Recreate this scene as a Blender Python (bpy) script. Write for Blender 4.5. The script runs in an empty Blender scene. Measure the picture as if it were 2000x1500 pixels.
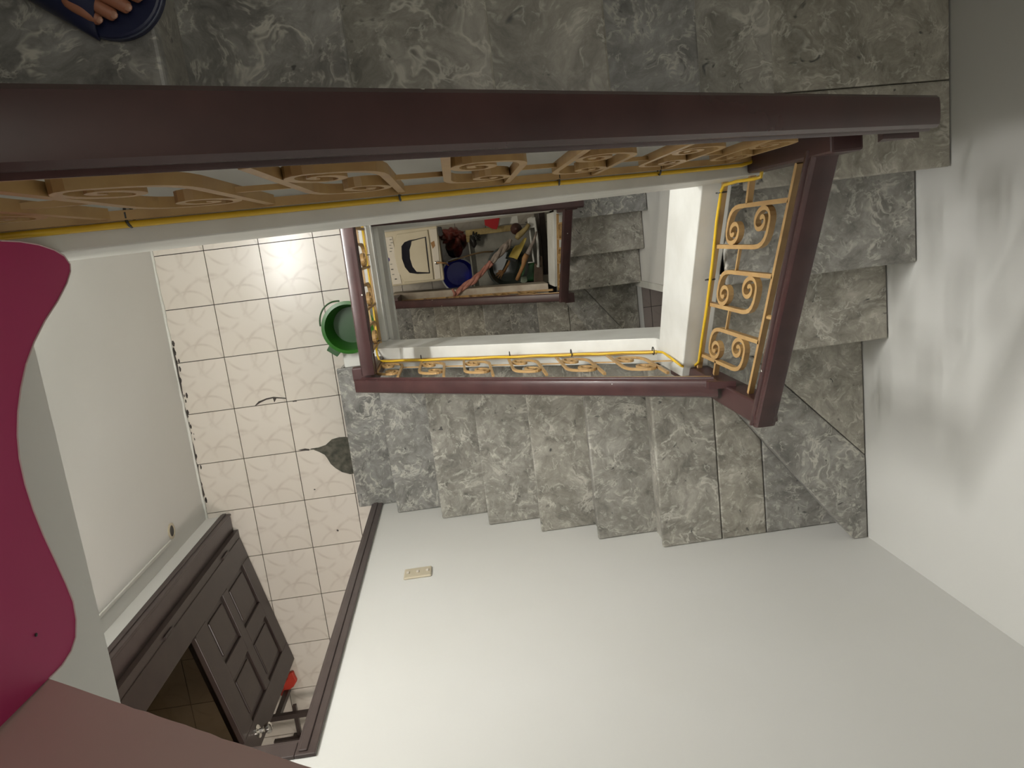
import bpy, bmesh, math, random
from mathutils import Vector, Matrix
random.seed(7)
C = bpy.context.scene.collection
SC = bpy.context.scene
PI = math.pi

# ------------------------------------------------------------------ camera
CA, CB, CC, FPX, ZC = -0.1838, -0.0787, -0.1329, 1472.6, 4.3416
ROT = Matrix.Rotation(CC, 3, 'Z') @ Matrix.Rotation(CA, 3, 'X') @ Matrix.Rotation(CB, 3, 'Y')
cam = bpy.data.cameras.new('camera')
cam.sensor_width = 36.0
cam.lens = FPX * 36.0 / 2000.0
cam.clip_start = 0.02
co = bpy.data.objects.new('camera', cam)
C.objects.link(co)
co.matrix_world = Matrix.Translation((0, 0, ZC)) @ ROT.to_4x4()
SC.camera = co
SC.view_settings.view_transform = 'Standard'
SC.view_settings.look = 'None'
SC.view_settings.gamma = 1.0
SC.view_settings.use_curve_mapping = False
SC.view_settings.exposure = 0.14

# ------------------------------------------------------------------ world, lamp and added fill lights
w = bpy.data.worlds.new('world'); SC.world = w; w.use_nodes = True
w.node_tree.nodes['Background'].inputs[0].default_value = (0.9, 0.88, 0.8, 1)
w.node_tree.nodes['Background'].inputs[1].default_value = 0.0

def area(name, loc, target, sx, sy, power, col):
    l = bpy.data.lights.new(name, 'AREA'); l.shape = 'RECTANGLE'; l.size = sx; l.size_y = sy
    l.energy = power; l.color = col
    o = bpy.data.objects.new(name, l); C.objects.link(o); o.location = loc
    d = Vector(target) - Vector(loc)
    o.rotation_euler = d.to_track_quat('-Z', 'Y').to_euler()
    return o
L_MAIN = area('hallway_lamp', (-1.46, 0.30, 2.50), (1.5, 0.0, 1.8), 0.9, 0.07, 37, (1.0, 0.985, 0.955))
L_MAIN.data.spread = math.radians(165)
L_LOW = area('ground_fill', (-1.4, -0.1, -0.55), (0.5, -0.3, -2.6), 0.8, 0.1, 17, (1.0, 0.92, 0.78))  # unseen fill, added to light the storey below
L_BACK = area('back_room_fill', (-0.45, -2.1, 2.8), (-0.9, -2.0, 0), 0.3, 0.3, 19, (1.0, 0.90, 0.82))  # unseen fill, added to brighten the floor beyond the door
L_UP = area('upper_fill', (0.85, 0.0, 6.3), (0.85, 0.0, 2.0), 1.3, 1.8, 15, (1.0, 0.97, 0.87))  # unseen soft fill, added for ambient light on the upper flight

# ------------------------------------------------------------------ pixel rays (photo frame 2000 x 1500)
def ray(px, py):
    return ROT @ Vector(((px - 1000) / FPX, -(py - 750) / FPX, -1.0))
def at(px, py, ax, v):
    d = ray(px, py); o = Vector((0, 0, ZC)); i = 'xyz'.index(ax)
    return o + d * ((v - o[i]) / d[i])

# ------------------------------------------------------------------ materials
def mat(name, col, rough=0.5, metal=0.0, noise=None, bump=0.0, nscale=20.0, coat=0.0, spec=0.5):
    m = bpy.data.materials.new(name); m.use_nodes = True
    nt = m.node_tree; b = nt.nodes['Principled BSDF']
    c = (col[0], col[1], col[2], 1)
    b.inputs['Base Color'].default_value = c
    b.inputs['Roughness'].default_value = rough
    b.inputs['Metallic'].default_value = metal
    b.inputs['Coat Weight'].default_value = coat
    b.inputs['Specular IOR Level'].default_value = spec
    tc = nt.nodes.new('ShaderNodeTexCoord')
    if noise is not None:
        n = nt.nodes.new('ShaderNodeTexNoise'); n.inputs['Scale'].default_value = nscale
        n.inputs['Detail'].default_value = 5
        nt.links.new(tc.outputs['Object'], n.inputs['Vector'])
        r = nt.nodes.new('ShaderNodeValToRGB')
        r.color_ramp.elements[0].position = 0.35; r.color_ramp.elements[1].position = 0.65
        r.color_ramp.elements[0].color = (noise[0], noise[1], noise[2], 1); r.color_ramp.elements[1].color = c
        nt.links.new(n.outputs['Fac'], r.inputs['Fac']); nt.links.new(r.outputs['Color'], b.inputs['Base Color'])
    if bump:
        n2 = nt.nodes.new('ShaderNodeTexNoise'); n2.inputs['Scale'].default_value = nscale * 3
        nt.links.new(tc.outputs['Object'], n2.inputs['Vector'])
        bp = nt.nodes.new('ShaderNodeBump'); bp.inputs['Strength'].default_value = bump; bp.inputs['Distance'].default_value = 0.003
        nt.links.new(n2.outputs['Fac'], bp.inputs['Height']); nt.links.new(bp.outputs['Normal'], b.inputs['Normal'])
    return m

def marble():
    m = bpy.data.materials.new('grey_marble'); m.use_nodes = True
    nt = m.node_tree; N = nt.nodes; L = nt.links; b = N['Principled BSDF']
    tc = N.new('ShaderNodeTexCoord'); oi = N.new('ShaderNodeObjectInfo')
    mul = N.new('ShaderNodeMath'); mul.operation = 'MULTIPLY'; mul.inputs[1].default_value = 57.0
    L.new(oi.outputs['Random'], mul.inputs[0])
    add = N.new('ShaderNodeVectorMath'); add.operation = 'ADD'
    L.new(tc.outputs['Object'], add.inputs[0]); L.new(mul.outputs[0], add.inputs[1])
    # domain warp
    wn = N.new('ShaderNodeTexNoise'); wn.inputs['Scale'].default_value = 5.0; wn.inputs['Detail'].default_value = 3
    L.new(add.outputs[0], wn.inputs['Vector'])
    wv = N.new('ShaderNodeVectorMath'); wv.operation = 'MULTIPLY_ADD'
    wv.inputs[1].default_value = (0.28, 0.28, 0.28)
    L.new(wn.outputs['Color'], wv.inputs[0]); L.new(add.outputs[0], wv.inputs[2])
    base = N.new('ShaderNodeTexNoise'); base.inputs['Scale'].default_value = 9.0; base.inputs['Detail'].default_value = 8
    base.inputs['Roughness'].default_value = 0.72
    L.new(wv.outputs[0], base.inputs['Vector'])
    r1 = N.new('ShaderNodeValToRGB'); e = r1.color_ramp.elements
    e[0].position = 0.33; e[0].color = (0.135, 0.130, 0.115, 1)
    e[1].position = 0.67; e[1].color = (0.400, 0.390, 0.352, 1)
    k = e.new(0.5); k.color = (0.262, 0.253, 0.224, 1)
    L.new(base.outputs['Fac'], r1.inputs['Fac'])
    # cooler tone on some slabs
    hs = N.new('ShaderNodeMix'); hs.data_type = 'RGBA'; hs.blend_type = 'MULTIPLY'
    rr = N.new('ShaderNodeValToRGB'); rr.color_ramp.elements[0].color = (0.82, 0.84, 0.90, 1); rr.color_ramp.elements[1].color = (1.16, 1.12, 1.05, 1)
    L.new(oi.outputs['Random'], rr.inputs['Fac']); hs.inputs['Factor'].default_value = 1.0
    L.new(r1.outputs['Color'], hs.inputs['A']); L.new(rr.outputs['Color'], hs.inputs['B'])
    # veins
    def vein(scale, width, off):
        ad = N.new('ShaderNodeVectorMath'); ad.operation = 'ADD'; ad.inputs[1].default_value = (off, off, off)
        L.new(wv.outputs[0], ad.inputs[0])
        n = N.new('ShaderNodeTexNoise'); n.inputs['Scale'].default_value = scale; n.inputs['Detail'].default_value = 4
        n.inputs['Roughness'].default_value = 0.6
        L.new(ad.outputs[0], n.inputs['Vector'])
        s = N.new('ShaderNodeMath'); s.operation = 'SUBTRACT'; s.inputs[1].default_value = 0.5; L.new(n.outputs['Fac'], s.inputs[0])
        a = N.new('ShaderNodeMath'); a.operation = 'ABSOLUTE'; L.new(s.outputs[0], a.inputs[0])
        mr = N.new('ShaderNodeMapRange'); mr.inputs['From Min'].default_value = 0.0; mr.inputs['From Max'].default_value = width
        mr.inputs['To Min'].default_value = 1.0; mr.inputs['To Max'].default_value = 0.0
        L.new(a.outputs[0], mr.inputs['Value'])
        mk = N.new('ShaderNodeTexNoise'); mk.inputs['Scale'].default_value = scale * 1.2; mk.inputs['Detail'].default_value = 3
        ad2 = N.new('ShaderNodeVectorMath'); ad2.operation = 'ADD'; ad2.inputs[1].default_value = (off * 3 + 5, 2, 9)
        L.new(add.outputs[0], ad2.inputs[0]); L.new(ad2.outputs[0], mk.inputs['Vector'])
        mm = N.new('ShaderNodeMapRange'); mm.inputs['From Min'].default_value = 0.49; mm.inputs['From Max'].default_value = 0.60
        L.new(mk.outputs['Fac'], mm.inputs['Value'])
        mu = N.new('ShaderNodeMath'); mu.operation = 'MULTIPLY'; L.new(mr.outputs[0], mu.inputs[0]); L.new(mm.outputs[0], mu.inputs[1])
        return mu
    v1 = vein(6.5, 0.034, 3.3); v2 = vein(21.0, 0.05, 11.7)
    mx = N.new('ShaderNodeMath'); mx.operation = 'MULTIPLY_ADD'; L.new(v2.outputs[0], mx.inputs[0]); mx.inputs[1].default_value = 0.8; L.new(v1.outputs[0], mx.inputs[2])
    mx.use_clamp = True
    sc = N.new('ShaderNodeMath'); sc.operation = 'MULTIPLY'; sc.inputs[1].default_value = 0.7; L.new(mx.outputs[0], sc.inputs[0])
    mix = N.new('ShaderNodeMix'); mix.data_type = 'RGBA'
    L.new(sc.outputs[0], mix.inputs['Factor']); L.new(hs.outputs['Result'], mix.inputs['A']); mix.inputs['B'].default_value = (0.62, 0.60, 0.53, 1)
    # dark specks
    dn = N.new('ShaderNodeTexNoise'); dn.inputs['Scale'].default_value = 26; L.new(wv.outputs[0], dn.inputs['Vector'])
    dm = N.new('ShaderNodeMapRange'); dm.inputs['From Min'].default_value = 0.68; dm.inputs['From Max'].default_value = 0.76
    L.new(dn.outputs['Fac'], dm.inputs['Value'])
    mix2 = N.new('ShaderNodeMix'); mix2.data_type = 'RGBA'
    L.new(dm.outputs[0], mix2.inputs['Factor']); L.new(mix.outputs['Result'], mix2.inputs['A']); mix2.inputs['B'].default_value = (0.07, 0.07, 0.065, 1)
    L.new(mix2.outputs['Result'], b.inputs['Base Color'])
    b.inputs['Roughness'].default_value = 0.36
    return m

def tile_mat(name, c0, c1, strength=0.5):
    # glazed tile with a faint printed star of arcs; object space is centred on each tile
    m = bpy.data.materials.new(name); m.use_nodes = True
    nt = m.node_tree; N = nt.nodes; L = nt.links; b = N['Principled BSDF']
    tc = N.new('ShaderNodeTexCoord')
    wn = N.new('ShaderNodeTexNoise'); wn.inputs['Scale'].default_value = 9; wn.inputs['Detail'].default_value = 2
    L.new(tc.outputs['Object'], wn.inputs['Vector'])
    prev = None
    for (cx, cy, r, wd) in ((0.175, 0.155, 0.175, .011), (-0.175, -0.155, 0.175, .011), (0.155, -0.175, 0.185, .009), (-0.155, 0.175, 0.185, .009), (0.02, -0.19, 0.13, .007), (-0.02, 0.19, 0.13, .007)):
        d = N.new('ShaderNodeVectorMath'); d.operation = 'DISTANCE'; d.inputs[1].default_value = (cx, cy, 0)
        sx = N.new('ShaderNodeVectorMath'); sx.operation = 'MULTIPLY'; sx.inputs[1].default_value = (1, 1, 0)
        L.new(tc.outputs['Object'], sx.inputs[0]); L.new(sx.outputs[0], d.inputs[0])
        s = N.new('ShaderNodeMath'); s.operation = 'SUBTRACT'; s.inputs[1].default_value = r; L.new(d.outputs['Value'], s.inputs[0])
        a = N.new('ShaderNodeMath'); a.operation = 'ABSOLUTE'; L.new(s.outputs[0], a.inputs[0])
        mr = N.new('ShaderNodeMapRange'); mr.inputs['From Max'].default_value = wd * 1.5; mr.inputs['To Min'].default_value = 1; mr.inputs['To Max'].default_value = 0
        L.new(a.outputs[0], mr.inputs['Value'])
        if prev:
            mx = N.new('ShaderNodeMath'); mx.operation = 'MAXIMUM'; L.new(prev.outputs[0], mx.inputs[0]); L.new(mr.outputs[0], mx.inputs[1]); prev = mx
        else: prev = mr
    mk = N.new('ShaderNodeMapRange'); mk.inputs['From Min'].default_value = 0.40; mk.inputs['From Max'].default_value = 0.62
    L.new(wn.outputs['Fac'], mk.inputs['Value'])
    mu = N.new('ShaderNodeMath'); mu.operation = 'MULTIPLY'; L.new(prev.outputs[0], mu.inputs[0]); L.new(mk.outputs[0], mu.inputs[1])
    sc = N.new('ShaderNodeMath'); sc.operation = 'MULTIPLY'; sc.inputs[1].default_value = strength; L.new(mu.outputs[0], sc.inputs[0])
    gn = N.new('ShaderNodeTexNoise'); gn.inputs['Scale'].default_value = 2.5
    L.new(tc.outputs['Object'], gn.inputs['Vector'])
    g0 = N.new('ShaderNodeMix'); g0.data_type = 'RGBA'; g0.inputs['A'].default_value = (*c0, 1)
    g0.inputs['B'].default_value = (c0[0] * .93, c0[1] * .91, c0[2] * .87, 1); L.new(gn.outputs['Fac'], g0.inputs['Factor'])
    mix = N.new('ShaderNodeMix'); mix.data_type = 'RGBA'; L.new(g0.outputs['Result'], mix.inputs['A']); mix.inputs['B'].default_value = (*c1, 1)
    L.new(sc.outputs[0], mix.inputs['Factor']); L.new(mix.outputs['Result'], b.inputs['Base Color'])
    b.inputs['Roughness'].default_value = 0.23
    bn = N.new('ShaderNodeTexNoise'); bn.inputs['Scale'].default_value = 30; L.new(tc.outputs['Object'], bn.inputs['Vector'])
    bp = N.new('ShaderNodeBump'); bp.inputs['Strength'].default_value = 0.12; bp.inputs['Distance'].default_value = 0.001
    L.new(bn.outputs['Fac'], bp.inputs['Height']); L.new(bp.outputs['Normal'], b.inputs['Normal'])
    return m

M_WALL = mat('white_wall_paint', (0.67, 0.667, 0.638), 0.55, noise=(0.65, 0.646, 0.612), nscale=1.6, bump=0.08)
M_KERB = mat('white_kerb_paint', (0.69, 0.69, 0.65), 0.45, noise=(0.60, 0.595, 0.55), nscale=6, bump=0.15)
M_KERB2 = mat('brown_kerb_paint', (0.47, 0.42, 0.35), 0.6, noise=(0.33, 0.27, 0.21), nscale=7)  # browner, mottled tone for the lower south kerb
M_MAUVE = mat('mauve_bounce_tint', (0.74, 0.565, 0.525), 0.6, noise=(0.71, 0.53, 0.49), nscale=3, bump=0.1)  # pink bounce off the magenta board put into the base colour
M_MARBLE = marble()
M_TILE = tile_mat('cream_floor_tile', (0.66, 0.62, 0.56), (0.50, 0.445, 0.385), 0.75)
M_TILE2 = tile_mat('mauve_floor_tile', (0.30, 0.26, 0.245), (0.2, 0.17, 0.16), 0.3)
M_GROUT = mat('dark_grout', (0.06, 0.05, 0.045), 0.9, noise=(0.04, 0.035, 0.03), nscale=30)
M_MORTAR = mat('bare_mortar', (0.115, 0.11, 0.085), 0.9, noise=(0.045, 0.045, 0.035), nscale=25, bump=0.6)
M_RAIL = mat('maroon_gloss_wood', (0.060, 0.024, 0.023), 0.27, noise=(0.042, 0.017, 0.017), nscale=9, coat=0.08)
M_RAILW = mat('worn_maroon_wood', (0.060, 0.024, 0.023), 0.4, noise=(0.042, 0.017, 0.017), nscale=9)
def specks(m):
    nt = m.node_tree; N = nt.nodes; L = nt.links; b = N['Principled BSDF']; src = b.inputs['Base Color'].links[0].from_socket
    tc = N.new('ShaderNodeTexCoord'); v = N.new('ShaderNodeTexVoronoi'); v.inputs['Scale'].default_value = 13
    L.new(tc.outputs['Object'], v.inputs['Vector'])
    c = N.new('ShaderNodeMath'); c.operation = 'LESS_THAN'; c.inputs[1].default_value = 0.045; L.new(v.outputs['Distance'], c.inputs[0])
    mx = N.new('ShaderNodeMix'); mx.data_type = 'RGBA'; L.new(c.outputs[0], mx.inputs['Factor']); L.new(src, mx.inputs['A']); mx.inputs['B'].default_value = (.6, .58, .52, 1)
    L.new(mx.outputs['Result'], b.inputs['Base Color'])
specks(M_RAIL); specks(M_RAILW)
M_IRON = mat('tan_iron_paint', (0.42, 0.265, 0.105), 0.45, noise=(0.36, 0.215, 0.085), nscale=22)
M_CABLE = mat('yellow_cable', (0.66, 0.42, 0.02), 0.4)
M_BLACK = mat('black_plastic', (0.012, 0.011, 0.010), 0.4)
M_MAG = mat('magenta_board', (0.40, 0.018, 0.115), 0.6, noise=(0.385, 0.017, 0.108), nscale=3)
M_MAGE = mat('pale_board_edge', (0.6, 0.45, 0.45), 0.6)
M_DOOR = mat('dark_brown_paint', (0.040, 0.027, 0.022), 0.38, noise=(0.032, 0.021, 0.018), nscale=12)
M_CASE = mat('dark_casing_paint', (0.062, 0.044, 0.040), 0.36, noise=(0.05, 0.034, 0.031), nscale=14)
M_CHROME = mat('chrome', (0.75, 0.74, 0.70), 0.12, 1.0)
M_GREEN = mat('green_plastic', (0.014, 0.105, 0.003), 0.35)
M_GREEND = mat('dark_green_plastic', (0.01, 0.06, 0.008), 0.4)
M_BLUE = mat('blue_plastic', (0.006, 0.02, 0.55), 0.3)
M_WRIM = mat('milky_plastic', (0.55, 0.58, 0.56), 0.35)
M_CREAM = mat('aged_cream_plastic', (0.56, 0.50, 0.375), 0.38, noise=(0.50, 0.44, 0.32), nscale=5)
M_CREAM2 = mat('pale_cream_plastic', (0.60, 0.55, 0.47), 0.4)
M_RUST = mat('rust_stain', (0.30, 0.16, 0.06), 0.7)
M_DKGLASS = mat('dark_lid_plastic', (0.006, 0.006, 0.012), 0.18)
M_GREY = mat('grey_zinc_sheet', (0.27, 0.262, 0.228), 0.5, noise=(0.17, 0.165, 0.14), nscale=7)
M_OLDWOOD = mat('old_pale_wood', (0.36, 0.28, 0.12), 0.7, noise=(0.20, 0.14, 0.05), nscale=16)
M_DKBASIN = mat('dark_grey_plastic', (0.035, 0.042, 0.036), 0.28)
M_YELLOW = mat('yellow_cloth', (0.66, 0.52, 0.15), 0.8, noise=(0.50, 0.37, 0.07), nscale=14)
M_PINK = mat('pink_cloth', (0.46, 0.215, 0.17), 0.85, noise=(0.30, 0.12, 0.09), nscale=22)
M_GREYC = mat('grey_cloth', (0.31, 0.26, 0.22), 0.9, noise=(0.20, 0.165, 0.14), nscale=25)
M_TAN = mat('tan_wood', (0.50, 0.27, 0.11), 0.6, noise=(0.36, 0.19, 0.08), nscale=18)
M_BROWNR = mat('brown_rubber', (0.055, 0.022, 0.016), 0.5)
M_REDB = mat('red_plastic_film', (0.30, 0.055, 0.04), 0.3, noise=(0.05, 0.02, 0.018), nscale=11)
M_RED = mat('red_cloth', (0.33, 0.01, 0.014), 0.8)
M_WHITEP = mat('white_enamel', (0.62, 0.62, 0.58), 0.3)
M_SKIN = mat('skin', (0.33, 0.135, 0.075), 0.5, noise=(0.26, 0.10, 0.055), nscale=30)
M_NAIL = mat('toenail', (0.42, 0.22, 0.15), 0.3)
M_NAVY = mat('navy_rubber', (0.006, 0.010, 0.045), 0.45)
M_NAVYE = mat('scuffed_navy_rubber', (0.05, 0.06, 0.10), 0.4)
M_TROUSER = mat('dark_trouser_cloth', (0.02, 0.02, 0.025), 0.9)
M_REDOR = mat('orange_red_plastic', (0.50, 0.04, 0.02), 0.5)
M_EMIT = bpy.data.materials.new('tube_glow'); M_EMIT.use_nodes = True
_b = M_EMIT.node_tree.nodes['Principled BSDF']; _b.inputs['Emission Color'].default_value = (1, .99, .95, 1); _b.inputs['Emission Strength'].default_value = 128
M_GLASS = bpy.data.materials.new('tinted_glass'); M_GLASS.use_nodes = True
_b = M_GLASS.node_tree.nodes['Principled BSDF']; _b.inputs['Base Color'].default_value = (0.17, 0.13, 0.085, 1)
_b.inputs['Transmission Weight'].default_value = 1.0; _b.inputs['Roughness'].default_value = 0.02; _b.inputs['IOR'].default_value = 1.05

# ------------------------------------------------------------------ mesh tools
def frame_from(t, up=Vector((0, 0, 1))):
    t = t.normalized()
    s = t.cross(up)
    if s.length < 1e-4: s = t.cross(Vector((1, 0, 0)))
    s.normalize(); u = s.cross(t).normalized()
    return s, u

class MB:
    def __init__(self): self.v = []; self.f = []
    def add(self, vs, fs):
        k = len(self.v); self.v += [Vector(q) for q in vs]; self.f += [[i + k for i in f] for f in fs]; return self
    def box(self, x0, x1, y0, y1, z0, z1):
        vs = [(x0, y0, z0), (x1, y0, z0), (x1, y1, z0), (x0, y1, z0), (x0, y0, z1), (x1, y0, z1), (x1, y1, z1), (x0, y1, z1)]
        return self.add(vs, [(0, 3, 2, 1), (4, 5, 6, 7), (0, 1, 5, 4), (1, 2, 6, 5), (2, 3, 7, 6), (3, 0, 4, 7)])
    def prism(self, poly, off):
        n = len(poly); p = [Vector(q) for q in poly]; off = Vector(off)
        return self.add(p + [q + off for q in p], [list(range(n))[::-1], list(range(n, 2 * n))] + [[i, (i + 1) % n, n + (i + 1) % n, n + i] for i in range(n)])
    def tube(self, path, r, n=8, cap=True, closed=False):
        P = [Vector(q) for q in path]; m = len(P); R = r if isinstance(r, (list, tuple)) else [r] * m
        k = len(self.v); up = Vector((0, 0, 1))
        for i, q in enumerate(P):
            t = (P[(i + 1) % m] - P[i - 1]) if closed else (P[min(i + 1, m - 1)] - P[max(i - 1, 0)])
            if i == 0:
                s, u = frame_from(t)
            else:
                t2 = t.normalized(); s = (s - t2 * s.dot(t2)).normalized(); u = s.cross(t2).normalized()
            for j in range(n):
                a = 2 * PI * j / n; self.v.append(q + (s * math.cos(a) + u * math.sin(a)) * R[i])
        for i in range(m if closed else m - 1):
            for j in range(n):
                a0 = k + i * n + j; a1 = k + i * n + (j + 1) % n; b0 = k + ((i + 1) % m) * n + j; b1 = k + ((i + 1) % m) * n + (j + 1) % n
                self.f.append([a0, a1, b1, b0])
        if cap and not closed:
            self.f.append([k + j for j in range(n)][::-1]); self.f.append([k + (m - 1) * n + j for j in range(n)])
        return self
    def strap(self, path, nrm, w, d):
        """rectangular bar: width w in the plane, depth d along nrm"""
        P = [Vector(q) for q in path]; nrm = Vector(nrm).normalized(); k = len(self.v); m = len(P)
        for i, q in enumerate(P):
            t = (P[min(i + 1, m - 1)] - P[max(i - 1, 0)]).normalized(); s = t.cross(nrm).normalized()
            for a, b in ((-1, -1), (1, -1), (1, 1), (-1, 1)):
                self.v.append(q + s * (a * w / 2) + nrm * (b * d / 2))
        for i in range(m - 1):
            for j in range(4):
                self.f.append([k + i * 4 + j, k + i * 4 + (j + 1) % 4, k + (i + 1) * 4 + (j + 1) % 4, k + (i + 1) * 4 + j])
        self.f.append([k, k + 3, k + 2, k + 1]); e = k + (m - 1) * 4; self.f.append([e, e + 1, e + 2, e + 3])
        return self
    def sweep(self, path, prof, side):
        """profile (u sideways, v up) swept along path, kept upright"""
        P = [Vector(q) for q in path]; side = Vector(side).normalized(); k = len(self.v); n = len(prof); m = len(P)
        for q in P:
            for (u, v) in prof: self.v.append(q + side * u + Vector((0, 0, v)))
        for i in range(m - 1):
            for j in range(n):
                self.f.append([k + i * n + j, k + i * n + (j + 1) % n, k + (i + 1) * n + (j + 1) % n, k + (i + 1) * n + j])
        self.f.append([k + j for j in range(n)][::-1]); self.f.append([k + (m - 1) * n + j for j in range(n)])
        return self
    def lathe(self, prof, c, n=40, tilt=None, sx=1, sy=1, cap=True):
        c = Vector(c); k = len(self.v); m = len(prof)
        for (r, z) in prof:
            for j in range(n):
                a = 2 * PI * j / n; q = Vector((r * math.cos(a) * sx, r * math.sin(a) * sy, z))
                if tilt: q = tilt @ q
                self.v.append(c + q)
        for i in range(m - 1):
            for j in range(n):
                self.f.append([k + i * n + j, k + i * n + (j + 1) % n, k + (i + 1) * n + (j + 1) % n, k + (i + 1) * n + j])
        if cap and prof[0][0] > 1e-5: self.f.append([k + j for j in range(n)][::-1])
        if cap and prof[-1][0] > 1e-5: self.f.append([k + (m - 1) * n + j for j in range(n)])
        return self
    def build(self, name, m, parent=None, smooth=False, bevel=0, seg=2, kind=None, sub=0, label=None):
        off = Vector((0, 0, 0)); q = parent
        while q is not None: off += q.location; q = q.parent
        vs = self.v
        if parent is None:
            lo = Vector((min(a.x for a in vs), min(a.y for a in vs), min(a.z for a in vs))); hi = Vector((max(a.x for a in vs), max(a.y for a in vs), max(a.z for a in vs)))
            loc = Vector(((lo.x + hi.x) / 2, (lo.y + hi.y) / 2, lo.z)); off = loc
        me = bpy.data.meshes.new(name); me.from_pydata([a - off for a in vs], [], self.f)
        bm = bmesh.new(); bm.from_mesh(me); bmesh.ops.remove_doubles(bm, verts=bm.verts, dist=1e-6); bmesh.ops.recalc_face_normals(bm, faces=bm.faces); bm.to_mesh(me); bm.free()
        me.materials.append(m)
        o = bpy.data.objects.new(name, me); C.objects.link(o)
        if parent is None: o.location = off
        else: o.parent = parent
        if smooth:
            for p in me.polygons: p.use_smooth = True
            if smooth == 'auto':
                me.set_sharp_from_angle(angle=math.radians(38))
        if bevel:
            md = o.modifiers.new('bevel', 'BEVEL'); md.width = bevel; md.segments = seg; md.limit_method = 'ANGLE'
        if sub:
            md = o.modifiers.new('sub', 'SUBSURF'); md.levels = sub; md.render_levels = sub
        if kind: o['kind'] = kind
        if label: o['label'] = label
        return o
def thing(name, label, cat, loc, group=None):
    o = bpy.data.objects.new(name, None); C.objects.link(o); o.location = loc; o.empty_display_size = 0.05
    o['label'] = label; o['category'] = cat
    if group: o['group'] = group
    return o
def tag(o, label, cat, group=None):
    o['label'] = label; o['category'] = cat
    if group: o['group'] = group
    return o
def struct(name, mb, m, **k): return mb.build(name, m, kind='structure', **k)
def plate(pts, z, t):
    """flat piece with outline given by photo rays met at height z, thickness t upward"""
    return MB().prism([at(x, y, 'z', z) for x, y in pts], (0, 0, t))
def wob(poly, step=0.03, amp=0.002, seed=1):
    rnd = random.Random(seed); out = []
    for i in range(len(poly)):
        a = Vector(poly[i]); b = Vector(poly[(i + 1) % len(poly)]); n = max(1, int((b - a).length / step))
        for j in range(n):
            q = a.lerp(b, j / n)
            if j: q += Vector((rnd.uniform(-amp, amp), rnd.uniform(-amp, amp), rnd.uniform(-amp, amp) * .5))
            out.append(q)
    return out

# ------------------------------------------------------------------ measures
R = 0.18417; H = 18 * R
YS, XE, YNW, XW = -1.408, 1.5685, 1.02, -1.645
SLAB_B = H - 0.255

# ------------------------------------------------------------------ room shell
# hallway floor slab (with tiles as children)
fl = struct('floor', MB().box(XW - .1, -0.43, YS - .05, YNW, -0.28, -0.012), M_GROUT)
AX, AY, TS = -1.365, 0.1227, 0.3
def tiles(par, x0, x1, y0, y1, ztop, ax, ay, m, th=0.012, g=0.0022, skip=()):
    cache = {}
    off = Vector((0, 0, 0)); q = par
    while q is not None: off += q.location; q = q.parent
    i0 = math.floor((x0 - ax) / TS); j0 = math.floor((y0 - ay) / TS)
    for i in range(i0, math.ceil((x1 - ax) / TS)):
        for j in range(j0, math.ceil((y1 - ay) / TS)):
            a0 = max(ax + i * TS, x0); a1 = min(ax + (i + 1) * TS, x1); b0 = max(ay + j * TS, y0); b1 = min(ay + (j + 1) * TS, y1)
            if a1 - a0 < .01 or b1 - b0 < .01: continue
            cx = ax + (i + .5) * TS; cy = ay + (j + .5) * TS
            key = (round(a0 - cx, 4), round(a1 - cx, 4), round(b0 - cy, 4), round(b1 - cy, 4))
            if key not in cache:
                mb = MB().box(a0 - cx + g, a1 - cx - g, b0 - cy + g, b1 - cy - g, -th, 0)
                me = bpy.data.meshes.new('tile'); me.from_pydata([tuple(v) for v in mb.v], [], mb.f); me.materials.append(m); cache[key] = me
            o = bpy.data.objects.new('tile', cache[key]); C.objects.link(o); o.parent = par
            o.location = Vector((cx, cy, ztop)) - off
tiles(fl, -2.28, -0.505, -3.3, 1.0, 0, AX, AY, M_TILE)
fl2 = struct('floor', MB().box(-2.3, 0.2, -3.36, YS - .052, -0.3, -0.0125), M_GROUT)
# chipped tile: mortar patch, cracks, worn spots (flat, on the floor)
patch = [(606, 876), (622, 874), (636, 869), (648, 858), (662, 854), (676, 853), (684, 856), (688, 870), (693, 900), (697, 924), (684, 926), (668, 922), (655, 914), (646, 906), (640, 896), (634, 888), (622, 882)]
MB().prism([at(x, y, 'z', 0.0008) for x, y in patch], (0, 0, 0.0014)).build('mortar_patch', M_MORTAR, fl, label='bare dark mortar where the tile broke away')
for pts in ([(497, 793), (505, 784), (520, 778), (534, 775), (558, 777), (559, 779), (540, 778), (536, 786), (533, 778), (520, 781), (508, 787), (499, 793)],
            [(582, 879), (596, 876), (604, 877), (604, 880), (590, 880)], [(571, 783), (579, 782), (580, 784), (572, 785)],
            [(657, 1035), (660, 1034), (662, 1037), (659, 1038)], [(613, 955), (616, 955), (616, 957), (613, 957)],
            [(292, 522), (296, 521), (297, 524), (294, 525)], [(316, 611), (319, 611), (320, 614), (317, 614)]):
    MB().prism([at(x, y, 'z', 0.0006) for x, y in pts], (0, 0, 0.001)).build('crack', M_GROUT, fl)

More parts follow.
